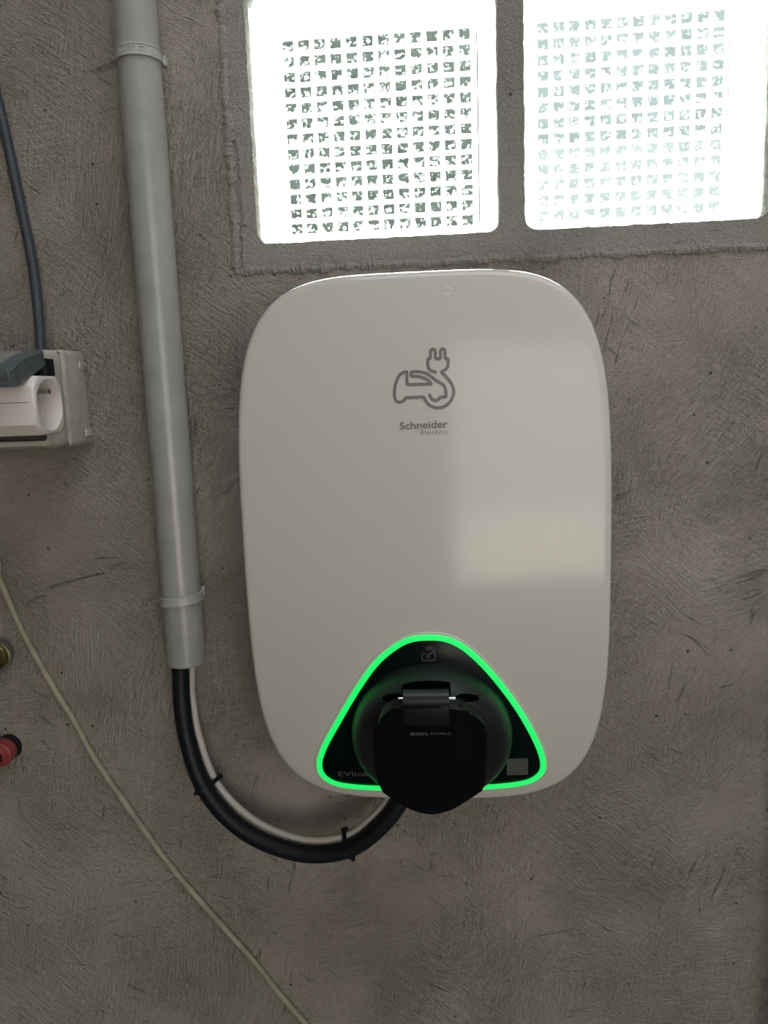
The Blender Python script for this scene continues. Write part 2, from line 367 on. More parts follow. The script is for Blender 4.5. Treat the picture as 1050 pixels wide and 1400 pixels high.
def glass_block(x0, x1, z0, z1, n_x, n_z):
    """hollow cast block: clear face to the room, bright flaring sides, outer face with cushions in relief"""
    yf, yb, t = 0.0125, 0.066, 0.013
    x0, x1, z0, z1 = x0 - 0.0015, x1 + 0.0015, z0 - 0.0015, z1 + 0.0015
    g = bmesh.new(); lps = []
    for d, y in ((-0.001, yf), (t * 0.5, yf + 0.028), (t, yb)):
        lps.append([g.verts.new((x, y, z)) for x, z in rrect(x0 + d, x1 - d, z0 + d, z1 - d, 0.011, 5)])
    for A, B in zip(lps, lps[1:]):
        for k in range(len(A)): g.faces.new((A[k], A[(k + 1) % len(A)], B[(k + 1) % len(A)], B[k]))
    root = obj('glass_block', g, M_GEDGE, win)
    def sub(name, bm_, m):
        return obj(name, bm_, m, root, smooth=False)
    g = bmesh.new(); plate(g, rrect(x0, x1, z0, z1, 0.011, 5), [], yf, yf + 0.005); sub('front_pane', g, M_GCLEAR)
    bx = (x0 + t, x1 - t, z0 + t, z1 - t); m_ = 0.004
    px0, px1, pz0, pz1 = bx[0] + m_, bx[1] - m_, bx[2] + m_, bx[3] - m_
    g = bmesh.new(); ox = (bx[0], bx[1] - 0.0011)
    for q in ((ox[0], px0, bx[2], bx[3]), (px1, ox[1], bx[2], bx[3]), (px0, px1, bx[2], pz0), (px0, px1, pz1, bx[3])):
        g.faces.new([g.verts.new((x, yb, z)) for x, z in ((q[0], q[2]), (q[1], q[2]), (q[1], q[3]), (q[0], q[3]))])
    sub('back_pane', g, M_GEDGE)
    g = bmesh.new(); sx, sz = (px1 - px0) / n_x, (pz1 - pz0) / n_z; y0, y1 = yb, yb - 0.0035
    for i in range(n_x):
        for j in range(n_z):
            a, c = px0 + i * sx, pz0 + j * sz
            o_ = [g.verts.new((a + sx * u, y0, c + sz * v)) for u, v in ((0, 0), (1, 0), (1, 1), (0, 1))]
            e = 0.16; t_ = [g.verts.new((a + sx * u, y1, c + sz * v)) for u, v in ((e, e), (1 - e, e), (1 - e, 1 - e), (e, 1 - e))]
            f = g.faces.new(t_); f.material_index = 1
            for k in range(4): g.faces.new((o_[k], o_[(k + 1) % 4], t_[(k + 1) % 4], t_[k]))
    bmesh.ops.remove_doubles(g, verts=g.verts, dist=1e-6)
    sub('relief', g, [M_GEDGE, M_GCELL])
for zz in (BZ, BZ2):
    for xx in (B1, B2): glass_block(*xx, *zz, 12, 13)

# ------------------------------------------------------------------ wall charger
CX, CZ, HA, HB, NE = -0.0138, 1.2855, 0.1283, 0.1930, 4.5
RIM = 0.074
def s_norm(x, z): return (abs((x - CX) / HA) ** NE + abs((z - CZ) / HB) ** NE) ** (1 / NE)
def dome(x, z):
    u, v = (x - CX) / HA, (z - CZ) / HB
    return 0.010 * (1 - u * u) + 0.031 - (0.019 if v > 0 else 0.031) * v * v
def depth(x, z, edge=True):
    s = min(s_norm(x, z), 1.0)
    e = 0.010 * math.sqrt(max(0.0, 1 - s ** 110)) if edge else 0.010
    return RIM + e + max(dome(x, z), -0.02) * (1 - s ** 150 if edge else 1.0)
def on_front(px, py, off=0.0, edge=True):
    y = -0.11
    for _ in range(30):
        p = at(px, py, y); y = -depth(p.x, p.z, edge) - off
    return at(px, py, y)
def lift(x, z, off, edge=True): return Vector((x, -depth(x, z, edge) - off, z))

charger = thing('wall_charger', 'white glossy electric car charger mounted on the grey wall below the window', 'car charger', (CX, 0, CZ - HB))
bm = bmesh.new(); NA = 240; rings = []
ss = [1 - (1 - k / 70) ** 5.0 for k in range(71)]
def outl(a, s):
    c, d = math.cos(a), math.sin(a); r = 1 / (abs(c) ** NE + abs(d) ** NE) ** (1 / NE)
    return CX + HA * s * r * c, CZ + HB * s * r * d
cv = bm.verts.new(lift(CX, CZ, 0))
for s in ss[1:]:
    rings.append([bm.verts.new(lift(*outl(2 * math.pi * k / NA, s), 0)) for k in range(NA)])
for sc, y in ((1.0, 0.062), (0.995, 0.045), (0.985, 0.020), (0.975, 0.012), (0.94, 0.012), (0.94, 0.0005)):
    rings.append([bm.verts.new((*[outl(2 * math.pi * k / NA, sc)[i] for i in (0,)], -y, outl(2 * math.pi * k / NA, sc)[1])) for k in range(NA)])
for k in range(NA): bm.faces.new((cv, rings[0][k], rings[0][(k + 1) % NA]))
for A, B in zip(rings, rings[1:]):
    for k in range(NA): bm.faces.new((A[k], A[(k + 1) % NA], B[(k + 1) % NA], B[k]))
bm.faces.new(rings[-1])
obj('housing', bm, M_WHITE, charger, auto=50)

def ribbon(bm, pts, wd, place):
    """flat stroke with round ends; pts are (x,z), place lifts a point onto the surface"""
    n = len(pts); L_, R_ = [], []
    for i in range(n):
        a, b = pts[max(i - 1, 0)], pts[min(i + 1, n - 1)]; t = Vector((b[0] - a[0], b[1] - a[1]));
        if t.length < 1e-9: t = Vector((1, 0))
        t.normalize(); nn = Vector((-t.y, t.x)) * wd / 2
        L_.append(bm.verts.new(place(pts[i][0] + nn.x, pts[i][1] + nn.y))); R_.append(bm.verts.new(place(pts[i][0] - nn.x, pts[i][1] - nn.y)))
    for i in range(n - 1): bm.faces.new((L_[i], L_[i + 1], R_[i + 1], R_[i]))
    for p in (pts[0], pts[-1]):
        bm.faces.new([bm.verts.new(place(p[0] + wd / 2 * math.cos(k * math.pi / 6), p[1] + wd / 2 * math.sin(k * math.pi / 6))) for k in range(12)])
def stroke2d(pix, n=6, smooth=True):
    p = [on_front(*q) for q in pix]; p = [(v.x, v.z, 0) for v in p]
    if smooth: p = [(v.x, v.y) for v in crom(p, n)]
    return [(v[0], v[1]) for v in p]
def text_mesh(bm, body, p_left, p_right, hgt, place, bold=0.0, space=1.0):
    """lettering whose width spans p_left..p_right (x,z of its baseline ends)"""
    cu = bpy.data.curves.new('t', 'FONT'); cu.body = body; cu.offset = bold; cu.space_character = space; cu.resolution_u = 3
    o = bpy.data.objects.new('t', cu); col.objects.link(o); dg = bpy.context.evaluated_depsgraph_get()
    me = bpy.data.meshes.new_from_object(o.evaluated_get(dg)); bpy.data.objects.remove(o, do_unlink=True)
    xs = [v.co.x for v in me.vertices]; x0, x1 = min(xs), max(xs); ys = [v.co.y for v in me.vertices]; y1 = max(ys)
    d = Vector(p_right) - Vector(p_left); nn = Vector((-d.y, d.x)).normalized(); vs = []
    for v in me.vertices:
        q = Vector(p_left) + d * ((v.co.x - x0) / (x1 - x0)) + nn * (v.co.y / y1 * hgt)
        vs.append(bm.verts.new(place(q.x, q.y)))
    for p in me.polygons:
        try: bm.faces.new([vs[i] for i in p.vertices])
        except ValueError: pass
    bpy.data.meshes.remove(me)
def xz(v): return (v.x, v.z)

# car-and-plug emblem, traced from its own outline
def z5(pts): return [(510 + x / 7.5, 460 + y / 7.5) for x, y in pts]
W_LOGO = 0.00205
bm = bmesh.new(); pl = lambda x, z: lift(x, z, 0.00025)
smooth_seg = lambda *parts: sum((stroke2d(z5(p), 6, s) for p, s in parts), [])
line = [([(350, 365), (318, 367), (275, 395), (240, 460), (222, 540), (221, 610), (238, 660), (275, 675), (312, 658), (335, 628)], True),
        ([(345, 628), (515, 620)], False),
        ([(522, 625), (555, 680), (605, 718), (665, 732), (730, 717), (790, 668), (826, 590), (820, 525), (790, 460), (740, 402), (702, 366)], True),
        ([(708, 360), (735, 345), (762, 318), (769, 285), (769, 228)], True),
        ([(766, 226), (738, 226)], False),
        ([(738, 222), (738, 155), (730, 135), (715, 127), (700, 135), (692, 155), (691, 226)], True),
        ([(688, 229), (643, 229)], False),
        ([(640, 222), (638, 155), (630, 137), (613, 128), (598, 137), (590, 155), (590, 222)], True),
        ([(588, 228), (565, 228)], False),
        ([(564, 234), (563, 290), (575, 332), (600, 353), (640, 365)], True)]
ribbon(bm, smooth_seg(*line), W_LOGO, pl)
line = [([(347, 362), (348, 470), (356, 488), (378, 493)], True), ([(385, 493), (600, 487)], False),
        ([(596, 482), (560, 446), (510, 422), (450, 409), (398, 407)], True), ([(392, 405), (392, 364)], False),
        ([(400, 363), (480, 363), (555, 383), (615, 427), (665, 462), (715, 490), (743, 540), (749, 615)], True), ([(747, 621), (692, 621)], False),
        ([(686, 628), (665, 648), (635, 656), (605, 640), (581, 600)], True)]
ribbon(bm, smooth_seg(*line), W_LOGO, pl)
obj('emblem', bm, M_PRINT, charger, smooth=False)
bm = bmesh.new()
text_mesh(bm, 'Schneider', xz(on_front(546.5, 587)), xz(on_front(612.5, 584.3)), 0.0048, pl, 0.022)
text_mesh(bm, 'Electric', xz(on_front(575.5, 594)), xz(on_front(612, 593)), 0.0027, pl, 0.004, 1.25)
obj('lettering', bm, M_PRINT, charger, smooth=False)
# small worn printing near the top edge
bm = bmesh.new(); pc = on_front(612, 398)
for a0, a1, r in ((200, 330, 0.0022), (20, 120, 0.0026)):
    ribbon(bm, [(pc.x + r * math.cos(math.radians(a0 + (a1 - a0) * k / 8)), pc.z + r * math.sin(math.radians(a0 + (a1 - a0) * k / 8))) for k in range(9)], 0.00035, pl)
obj('scuff_mark', bm, mat('pale_scuff', (0.85, 0.85, 0.83), 0.5), charger, smooth=False)

# black triangular socket panel with its ring of light
tri = [(588, 868), (560, 871), (536, 883), (509, 907), (483, 944), (459, 985), (440, 1020), (433, 1044), (439, 1062), (458, 1074), (490, 1079), (535, 1081), (590, 1082), (645, 1080),
       (692, 1077), (725, 1071), (743, 1058), (746, 1040), (737, 1013), (717, 976), (692, 940), (664, 907), (637, 883), (613, 871)]
tri2 = [(v.x, v.z) for v in [on_front(*q, 0.001, False) for q in tri]]
tri2 = [(v.x, v.y) for v in crom([(x, z, 0) for x, z in tri2], 6, True)]
tc_ = Vector((sum(p[0] for p in tri2) / len(tri2), sum(p[1] for p in tri2) / len(tri2)))
nT = len(tri2)
def inset(d):
    out = []
    for i in range(nT):
        a, b = Vector(tri2[i - 1]), Vector(tri2[(i + 1) % nT]); t = (b - a).normalized(); nn = Vector((-t.y, t.x))
        if nn.dot(tc_ - Vector(tri2[i])) < 0: nn = -nn
        out.append(Vector(tri2[i]) + nn * d)
    return out
def loops(bm, specs, fill):
    rr = [[bm.verts.new(Vector((p.x, -depth(p.x, p.y, False) - off, p.y))) for p in inset(d)] for d, off in specs]
    for A, B in zip(rr, rr[1:]):
        for k in range(nT): bm.faces.new((A[k], A[(k + 1) % nT], B[(k + 1) % nT], B[k]))
    if fill:
        last = rr[-1]; pts = [Vector((v.co.x, v.co.z)) for v in last]
        for f in (0.66, 0.33):
            nw = [bm.verts.new(Vector((q.x, -depth(q.x, q.y, False) - specs[-1][1], q.y))) for q in [tc_ + (p - tc_) * f for p in pts]]
            for k in range(nT): bm.faces.new((last[k], last[(k + 1) % nT], nw[(k + 1) % nT], nw[k]))
            last = nw
        c = bm.verts.new(Vector((tc_.x, -depth(tc_.x, tc_.y, False) - specs[-1][1], tc_.y)))
        for k in range(nT): bm.faces.new((last[k], last[(k + 1) % nT], c))
bm = bmesh.new(); loops(bm, [(-0.0022, -0.022), (-0.0022, -0.0004), (-0.0014, 0.0006), (0.0, 0.0006), (0.0, -0.002)], False)
obj('panel_surround', bm, M_WHITE, charger, auto=40)
bm = bmesh.new(); loops(bm, [(0.0, -0.004), (0.0, 0.0011), (0.0006, 0.0016), (0.0036, 0.0016), (0.0041, 0.0011), (0.0041, -0.004)], False)
obj('light_ring', bm, M_LED, charger, auto=40)['label'] = 'glowing green light ring'
bm = bmesh.new(); loops(bm, [(0.0041, -0.004), (0.0041, 0.0006), (0.0045, 0.0008)], True)
panel = obj('socket_panel', bm, M_BLACKG, charger, auto=40)
plp = lambda x, z: lift(x, z, 0.0011, False)
bm = bmesh.new()
lk = [(345, 540), (300, 530), (250, 545), (205, 590), (200, 660), (200, 740), (230, 790), (290, 815), (400, 815), (560, 815), (660, 813), (720, 780), (750, 720), (750, 650), (748, 600), (730, 560), (692, 540), (740, 460), (735, 360), (690, 290),
      (600, 255), (500, 265), (410, 310), (400, 345), (450, 372), (510, 355), (570, 335), (625, 350), (650, 400), (620, 470), (560, 530), (470, 570), (410, 620), (410, 680), (470, 695), (535, 645)]
ribbon(bm, stroke2d([(570 + x / 30, 875 + y / 30) for x, y in lk], 4), 0.00062, plp)
obj('lock_icon', bm, M_PRINTD, panel, smooth=False)
bm = bmesh.new()
text_mesh(bm, 'EVlink', xz(on_front(463, 1061, 0.001, False)), xz(on_front(506, 1061, 0.001, False)), 0.0040, plp, 0.012, 1.05)
obj('model_lettering', bm, M_PRINTD, panel, smooth=False)
bm = bmesh.new(); q = [on_front(a, b, 0.0014, False) for a, b in ((693, 1038), (722, 1037), (722, 1059), (693, 1060))]
extrude_poly(bm, q, Vector((0, 0.0008, 0))); obj('blank_sticker', bm, M_STICK, panel, smooth=False)

# round socket body, sunk hinge pocket, hanging flap
sc_ = on_front(590, 1004, 0.0, False)
eps = 1e-4
gz = (depth(sc_.x, sc_.z + eps, False) - depth(sc_.x, sc_.z - eps, False)) / (2 * eps); gx = (depth(sc_.x + eps, sc_.z, False) - depth(sc_.x - eps, sc_.z, False)) / (2 * eps)
SN = Vector((-gx, -1, -gz)).normalized(); SU = (Vector((0, 0, 1)) - SN * SN.z).normalized(); SX = SU.cross(-SN).normalized()
if SX.x < 0: SX = -SX
SO = sc_
def loc(a, b, h): return SO + SX * a + SU * b + SN * h
def pix_loc(px, py, h):
    p = at_plane(px, py, SO + SN * h, SN) - SO; return p.dot(SX), p.dot(SU)
bm = bmesh.new(); RB = 0.0574
BODY = [(RB, 0.004), (RB - 0.0006, 0.010), (RB - 0.0018, 0.0165), (RB - 0.0035, 0.021), (RB - 0.006, 0.0252), (RB - 0.0095, 0.0282), (RB - 0.014, 0.0298), (RB - 0.0195, 0.0303)]
lathe(bm, [(0, -0.012), (RB, -0.012)] + BODY + [(0, 0.0303)], SO, SN, 96, SU)
def on_body(px, py):
    """where the sight line through a pixel meets the wedge-shaped body"""
    for k in range(320):
        h = 0.032 - k * 0.0001; a, b = pix_loc(px, py, h); r = math.hypot(a, b); hs = h / (1 - (0.36 - 0.36 * b / RB))
        rs = next((q[0] + (hs - q[1]) / (p[1] - q[1]) * (p[0] - q[0]) for q, p in zip(BODY, BODY[1:]) if q[1] <= hs <= p[1]), 0.0 if hs > 0.0303 else RB)
        if hs <= 0.0303 and r <= rs: return a, b, h
    return (*pix_loc(px, py, 0.0), 0.0)
for v in bm.verts:                                              # the body is a wedge: tall at the top, shallow at the bottom
    d = v.co - SO; h = d.dot(SN)
    if h > 0: v.co -= SN * h * (0.36 - 0.36 * d.dot(SU) / RB)
body = obj('socket_body', bm, M_BLACK, charger, auto=35)
HH = 0.0290                                                     # height of the hinge axis above the panel
ha, hb_ = pix_loc(582.5, 956, HH); hl = pix_loc(550, 956, HH)[0]; hr_ = pix_loc(615.5, 956, HH)[0]
cut = []
def lbox(bm, a0, a1, b0, b1, h0, h1, bev=0.0, seg=2):
    n0 = len(bm.verts); box(bm, (a0, b0, h0), (a1, b1, h1), bev, seg)
    bm.verts.ensure_lookup_table()
    for v in bm.verts[n0:]: v.co = loc(*v.co)
bm = bmesh.new(); rc = on_body(582, 930)[1]; aw = [hl - 0.0004 + (hr_ - hl + 0.0008) * k / 10 for k in range(11)]
extrude_poly(bm, [loc(x, math.sqrt(rc * rc - x * x), 0.06) for x in aw] + [loc(aw[-1], hb_ - 0.02, 0.06), loc(aw[0], hb_ - 0.02, 0.06)], -SN * 0.055)
cut.append(obj('cut', bm, M_BLACK, smooth=False))
for sgn, px in ((-1, 536), (1, 641)):
    a, b, h = on_body(px, 954); bm = bmesh.new(); bmesh.ops.create_uvsphere(bm, u_segments=28, v_segments=16, radius=1.0)
    for v in bm.verts: v.co = loc(a - sgn * 0.0010 + v.co.x * 0.0085, b + v.co.y * 0.0036 + v.co.z * 0.0085, h + v.co.z * 0.0110)
    cut.append(obj('cut', bm, M_BLACK, smooth=False))
boolean(body, cut)
KT = 0.20; LN = (SN - SU * KT).normalized(); LU = (SU + SN * KT).normalized(); LO = SO + SN * 0.0262      # the flap leans with the wedge
def lid(px, py):
    p = at_plane(px, py, LO, LN) - LO; return p.dot(SX), p.dot(LU)
def lidp(a, b, h=0.0): return LO + SX * a + LU * b + LN * h
lidpx = [(556, 966), (541, 968), (528, 975), (519, 985), (515, 998), (514, 1030), (516, 1056), (519, 1078), (527, 1086), (545, 1098), (562, 1107), (578, 1112), (592, 1113.5), (606, 1111), (622, 1105),
         (640, 1094), (655, 1084), (663, 1077), (664, 1050), (665, 1020), (664.5, 1000), (661, 990), (651, 981), (637, 974), (622, 967)]
bm = bmesh.new(); extrude_poly(bm, [lidp(p.x, p.y) for p in crom([(*lid(a, b), 0) for a, b in lidpx], 3, True)], -LN * 0.0085, 0.0022, 3)
flap = obj('flap', bm, M_LID, charger, auto=40)
bm = bmesh.new(); c0, c1 = loc(hl + 0.0007, hb_, HH), loc(hr_ - 0.0007, hb_, HH)
sweep(bm, [c0.lerp(c1, k / 8) for k in range(9)], 0.0068, 28)
lbox(bm, hl + 0.0007, hr_ - 0.0007, hb_ - 0.0165, hb_, HH + 0.001, HH + 0.0068, 0.0010)
obj('hinge', bm, M_HINGE, flap, auto=35)
for s_, e_ in ((hl - 0.0025, hl + 0.001), (hr_ - 0.001, hr_ + 0.0035)):
    bm = bmesh.new(); sweep(bm, [loc(s_, hb_, HH - 0.0005), loc(e_, hb_, HH - 0.0005)], 0.0013, 14)
    obj('hinge_pin', bm, M_CHROME, flap, auto=35)['label'] = 'bright steel hinge pin'
bm = bmesh.new(); n0 = [lid(a, b) for a, b in ((559, 995), (618, 995), (618, 1008), (559, 1008))]
extrude_poly(bm, [lidp(a, b, 0.0003) for a, b in n0], -LN * 0.001); obj('name_plate', bm, M_BLACKG, flap, smooth=False)
bm = bmesh.new(); pln = lambda a, b: lidp(a, b, 0.0005)
text_mesh(bm, 'eon', lid(560.5, 1004.5), lid(585, 1004.5), 0.0027, pln, 0.03)
text_mesh(bm, 'MOBILE', lid(589, 1004), lid(617, 1004), 0.0025, pln, 0.008)
obj('plate_lettering', bm, M_PRINTD, flap, smooth=False)

# ------------------------------------------------------------------ conduit pipe with clips
PX, PY, PR = -0.2190, -0.0215, 0.0160
ztop, zbot = 2.3, 1.178
pipe = None
bm = bmesh.new(); prof = [(PR - 0.0022, zbot + 0.03), (PR - 0.0022, zbot + 0.0006), (PR - 0.0016, zbot), (PR - 0.0005, zbot), (PR, zbot + 0.0006)]
for k in range(41): prof.append((PR, zbot + 0.002 + (ztop - zbot - 0.002) * k / 40))
prof += [(PR - 0.0022, ztop), (PR - 0.0022, zbot + 0.03)]
lathe(bm, prof, (PX, PY, 0), (0, 0, 1), 64); 
tag(obj('conduit_pipe', bm, M_PVC, auto=40), 'long pale grey plastic conduit pipe running vertically down the wall', 'pipe')
def clip(zc, hgt, tilt, lug, label):
    t = thing('pipe_clip', label, 'pipe clip', (PX, 0, zc), 'clips holding the conduit pipe')
    bm = bmesh.new(); a0, a1 = -52, 232; n = 56; inner, outer = PR + 0.0001, PR + 0.0019; rr = []
    for k in range(n + 1):
        a = math.radians(a0 + (a1 - a0) * k / n); c, s = math.cos(a), -math.sin(a)
        dz = tilt * c * PR; ring = []
        for r, h in ((inner, -hgt / 2), (outer - 0.0004, -hgt / 2), (outer, -hgt / 2 + 0.0004), (outer, -hgt / 2 + 0.0011), (outer - 0.0005, -hgt / 2 + 0.0014), (outer - 0.0005, hgt / 2 - 0.0014), (outer, hgt / 2 - 0.0011), (outer, hgt / 2 - 0.0004), (outer - 0.0004, hgt / 2), (inner, hgt / 2)):
            ring.append(bm.verts.new((PX + r * c, PY + r * s, zc + h + dz)))
        rr.append(ring)
    for A, B in zip(rr, rr[1:]):
        for k in range(10): bm.faces.new((A[k], A[(k + 1) % 10], B[(k + 1) % 10], B[k]))
    bm.faces.new(rr[0]); bm.faces.new(rr[-1])
    band = obj('band', bm, M_CLIP, t, auto=40)
    bm = bmesh.new(); box(bm, (PX - 0.011, -0.0062, zc - hgt / 2), (PX + 0.011, 0.001, zc + hgt / 2), 0.0008)
    obj('foot', bm, M_CLIP, t, auto=40)
    bm = bmesh.new(); box(bm, (PX + PR - 0.001, -0.016, zc - lug - 0.0035), (PX + PR + (0.0024 if lug > 0 else 0.0014), -0.010, zc - lug + 0.0035), 0.0004); obj('latch', bm, M_CLIP, t, auto=40)
    return t, band
t, band = clip(at(190, 66, PY - PR).z, 0.0085, 0.0, 0.0005, 'upper plastic pipe clip with small latch beside the window')
bm = bmesh.new()                                             # raised ticks of the moulded marking
random.seed(3)
for k in range(14):
    a = math.radians(58 + k * 5.2)
    if k in (4, 9): continue
    p = Vector((PX + (PR + 0.0015) * math.cos(math.pi - a), PY - (PR + 0.0015) * math.sin(a), at(190, 66, PY - PR).z))
    tdir = Vector((math.sin(math.pi - a), 0, 0)); hh = 0.0014
    box(bm, p + Vector((-0.0003, -0.0003, -hh)), p + Vector((0.0003, 0.0003, hh)))
    if k % 3 != 1: box(bm, p + Vector((-0.0003, -0.0003, hh - 0.0005)), p + Vector((0.0011, 0.0003, hh)))
obj('moulded_marking', bm, M_CLIP, t, smooth=False)
clip(at(250, 824, PY - PR).z, 0.0075, 0.10, -0.004, 'lower plastic pipe clip near the pipe end where the cables come out')

# ------------------------------------------------------------------ cables
def cable(name, pix, r, m, label, seg=18, n=10, pre=(), post=(), beside=None):
    pts = [Vector(p) for p in pre] + [at(a, b, y) for a, b, y in pix] + [Vector(p) for p in post]
    path = crom(pts, n)
    if beside:                                                  # lie against the other cable, not in it
        other, gap = beside
        for k in range(2):
            for p in path:
                q = min(other, key=lambda o: (o - p).length_squared); d = p - q
                if d.length < gap: p += d.normalized() * (gap - d.length)
    bm = bmesh.new(); sweep(bm, path, r, seg)
    return tag(obj(name, bm, m), label, 'cable'), path
_, cpath = cable('charging_cable', [(247, 925, -.0225), (248.5, 960, -.0245), (256, 1010, -.028), (275, 1068, -.033), (308, 1114, -.037), (355, 1148, -.041), (418, 1167, -.044), (478, 1160, -.046), (522, 1128, -.048), (549, 1092, -.048), (562, 1060, -.046)], 0.0073, M_RUBBER,
      'thick black power cable looping from the pipe end to the charger', 22, 12, pre=[(PX - 0.005, PY - 0.001, 1.26), (PX - 0.0045, PY - 0.001, 1.20)], post=[at(566, 1040, -.045)])
_, wpath = cable('data_cable', [(260, 925, -.016), (263, 960, -.0175), (272, 1005, -.021), (292, 1062, -.025), (325, 1103, -.029), (368, 1132, -.033), (420, 1147.5, -.037), (474, 1142, -.040), (510, 1118, -.042), (536, 1088, -.043), (550, 1055, -.043)], 0.0030, M_WCORD,
      'thin white cable tied along the inside of the black cable loop', 14, 12, pre=[(PX + 0.006, PY + 0.003, 1.26), (PX + 0.0055, PY + 0.004, 1.20)], beside=(crom(cpath, 4), 0.01045))
def zip_tie(px, py, label):
    # the band lies across both cables where they pass this place
    tgt = at(px, py, -0.038)
    def near(path):
        i = min(range(1, len(path) - 1), key=lambda k: ((path[k].x - tgt.x) ** 2 + (path[k].z - tgt.z) ** 2))
        return path[i], (path[i + 1] - path[i - 1]).normalized()
    p, d = near(cpath); q, _ = near(wpath); q = q - d * (q - p).dot(d)
    u = (q - p); dist = u.length; u.normalize(); v = d.cross(u).normalized()
    R1, R2 = 0.0077, 0.0034; pts = []
    for k in range(20):
        a = math.radians(75 + 210 * k / 19); pts.append(p + u * R1 * math.cos(a) + v * R1 * math.sin(a))
    for k in range(12):
        a = math.radians(-80 + 160 * k / 11); pts.append(q + u * R2 * math.cos(a) + v * R2 * math.sin(a))
    t = thing('zip_tie', label, 'zip tie', p, 'zip ties on the cable loop')
    bm = bmesh.new(); n = len(pts); rings = []; c = (p + q) / 2
    for x in pts:
        o_ = (x - c).normalized() * 0.0009
        rings.append([bm.verts.new(x + o_ * f + d * g) for f, g in ((-.2, -.0017), (1, -.0017), (1, .0017), (-.2, .0017))])
    for i in range(n):
        A, B = rings[i], rings[(i + 1) % n]
        for k in range(4): bm.faces.new((A[k], A[(k + 1) % 4], B[(k + 1) % 4], B[k]))
    obj('band', bm, M_RUBBER, t, auto=40)
    bm = bmesh.new(); e = q + u * (R2 + 0.0012)
    box(bm, (-0.0024, -0.0028, -0.0018), (0.0024, 0.0028, 0.0018), 0.0004)
    for w_ in bm.verts: w_.co = e + d * w_.co.x + v * w_.co.y + u * w_.co.z
    obj('head', bm, M_RUBBER, t, auto=40)
    bm = bmesh.new(); e2 = p - u * R1 + v * -0.001
    box(bm, (-0.0017, -0.0008, -0.0025), (0.0017, 0.0008, 0.0018), 0.0002)
    for w_ in bm.verts: w_.co = e2 + d * w_.co.x + v * w_.co.y + u * w_.co.z
    obj('tail', bm, M_RUBBER, t, auto=40)
zip_tie(284, 1078, 'black zip tie on the cable loop below the pipe end')
zip_tie(477, 1152, 'black zip tie on the cable loop below the charger')
cable('cream_cable', [(-28, 720, -.003), (0, 793, -.003), (28, 858, -.003), (60, 918, -.003), (100, 984, -.003), (131, 1040, -.003), (178, 1108, -.003), (230, 1180, -.003), (281, 1240, -.003), (340, 1306, -.003), (385, 1362, -.003), (420, 1402, -.003), (470, 1460, -.003)], 0.0029, M_CREAM,
      'thin cream cable running slanting down across the wall', 12, pre=[(-0.62, -0.003, 2.0), (-0.52, -0.003, 1.52)], post=[(-0.02, -0.003, 0.55), (0.12, -0.003, 0.18), (0.2, -0.003, 0.005)])
cable('grey_supply_cable', [(-40, 20, -.006), (-12, 105, -.006), (8, 186, -.006), (26, 271, -.007), (42.5, 350, -.009), (51, 414, -.014), (55.5, 471, -.02), (56, 500, -.02)], 0.0041, M_GREYCORD,
      'slate grey cable coming down the wall into the socket box', 16, pre=[(-0.40, -0.006, 2.499), (-0.398, -0.006, 2.1)])

# ------------------------------------------------------------------ socket box with adaptor and plug
bx0, bx1, bz0, bz1 = -0.366, -0.2925, 1.3640, 1.4400
sb = thing('socket_box', 'grey-beige surface socket box on the wall with an adaptor plugged in', 'wall socket', ((bx0 + bx1) / 2, 0, bz0))
bm = bmesh.new(); box(bm, (bx0, -0.0385, bz0), (bx1, 0.0005, bz1), 0.0042, 4); obj('back_box', bm, M_BOX, sb, auto=50)
bm = bmesh.new(); box(bm, (bx0 + 0.0022, -0.0415, bz0 + 0.002), (bx1 - 0.0026, -0.037, bz1 - 0.0022)); obj('gasket', bm, M_RUBBER, sb, smooth=False)
bm = bmesh.new(); yc0, yc1 = -0.0405, -0.0610
outer = rrect(bx0 + 0.0008, bx1 - 0.0012, bz0 + 0.0005, bz1 - 0.0008, 0.006, 5); inner = rrect(bx0 + 0.007, bx1 - 0.0075, bz0 + 0.0065, bz1 - 0.0065, 0.003, 3)
outer_f = rrect(bx0 + 0.003, bx1 - 0.004, bz0 + 0.0028, bz1 - 0.003, 0.005, 5)
lo = [[bm.verts.new((x, y, z)) for x, z in lp] for lp, y in ((outer, yc0), (outer, -0.054), (outer_f, yc1))]
for A, B in zip(lo, lo[1:]):
    for k in range(len(A)): bm.faces.new((A[k], A[(k + 1) % len(A)], B[(k + 1) % len(A)], B[k]))
bm.faces.new(lo[0][::-1])
iv = [[bm.verts.new((x, y, z)) for x, z in inner] for y in (yc1, -0.046)]
for k in range(len(inner)): bm.faces.new((iv[0][k], iv[1][k], iv[1][(k + 1) % len(inner)], iv[0][(k + 1) % len(inner)]))
es = [bm.edges.get((L_[k], L_[(k + 1) % len(L_)])) for L_ in (lo[2], iv[0]) for k in range(len(L_))]
bmesh.ops.triangle_fill(bm, edges=es, use_beauty=True)
obj('cover', bm, M_BOX, sb, auto=40)
bm = bmesh.new(); box(bm, (bx0 + 0.006, -0.048, bz0 + 0.0055), (bx1 - 0.0065, -0.042, bz1 - 0.0055)); obj('socket_face', bm, M_BOXIN, sb, smooth=False)
for zz in (1.4285, 1.3735):
    bm = bmesh.new(); box(bm, (bx1 - 0.001, -0.013, zz - 0.0030), (bx1 + 0.0013, -0.002, zz + 0.0030), 0.0005); obj('hinge_lug', bm, M_BOX, sb, auto=40)

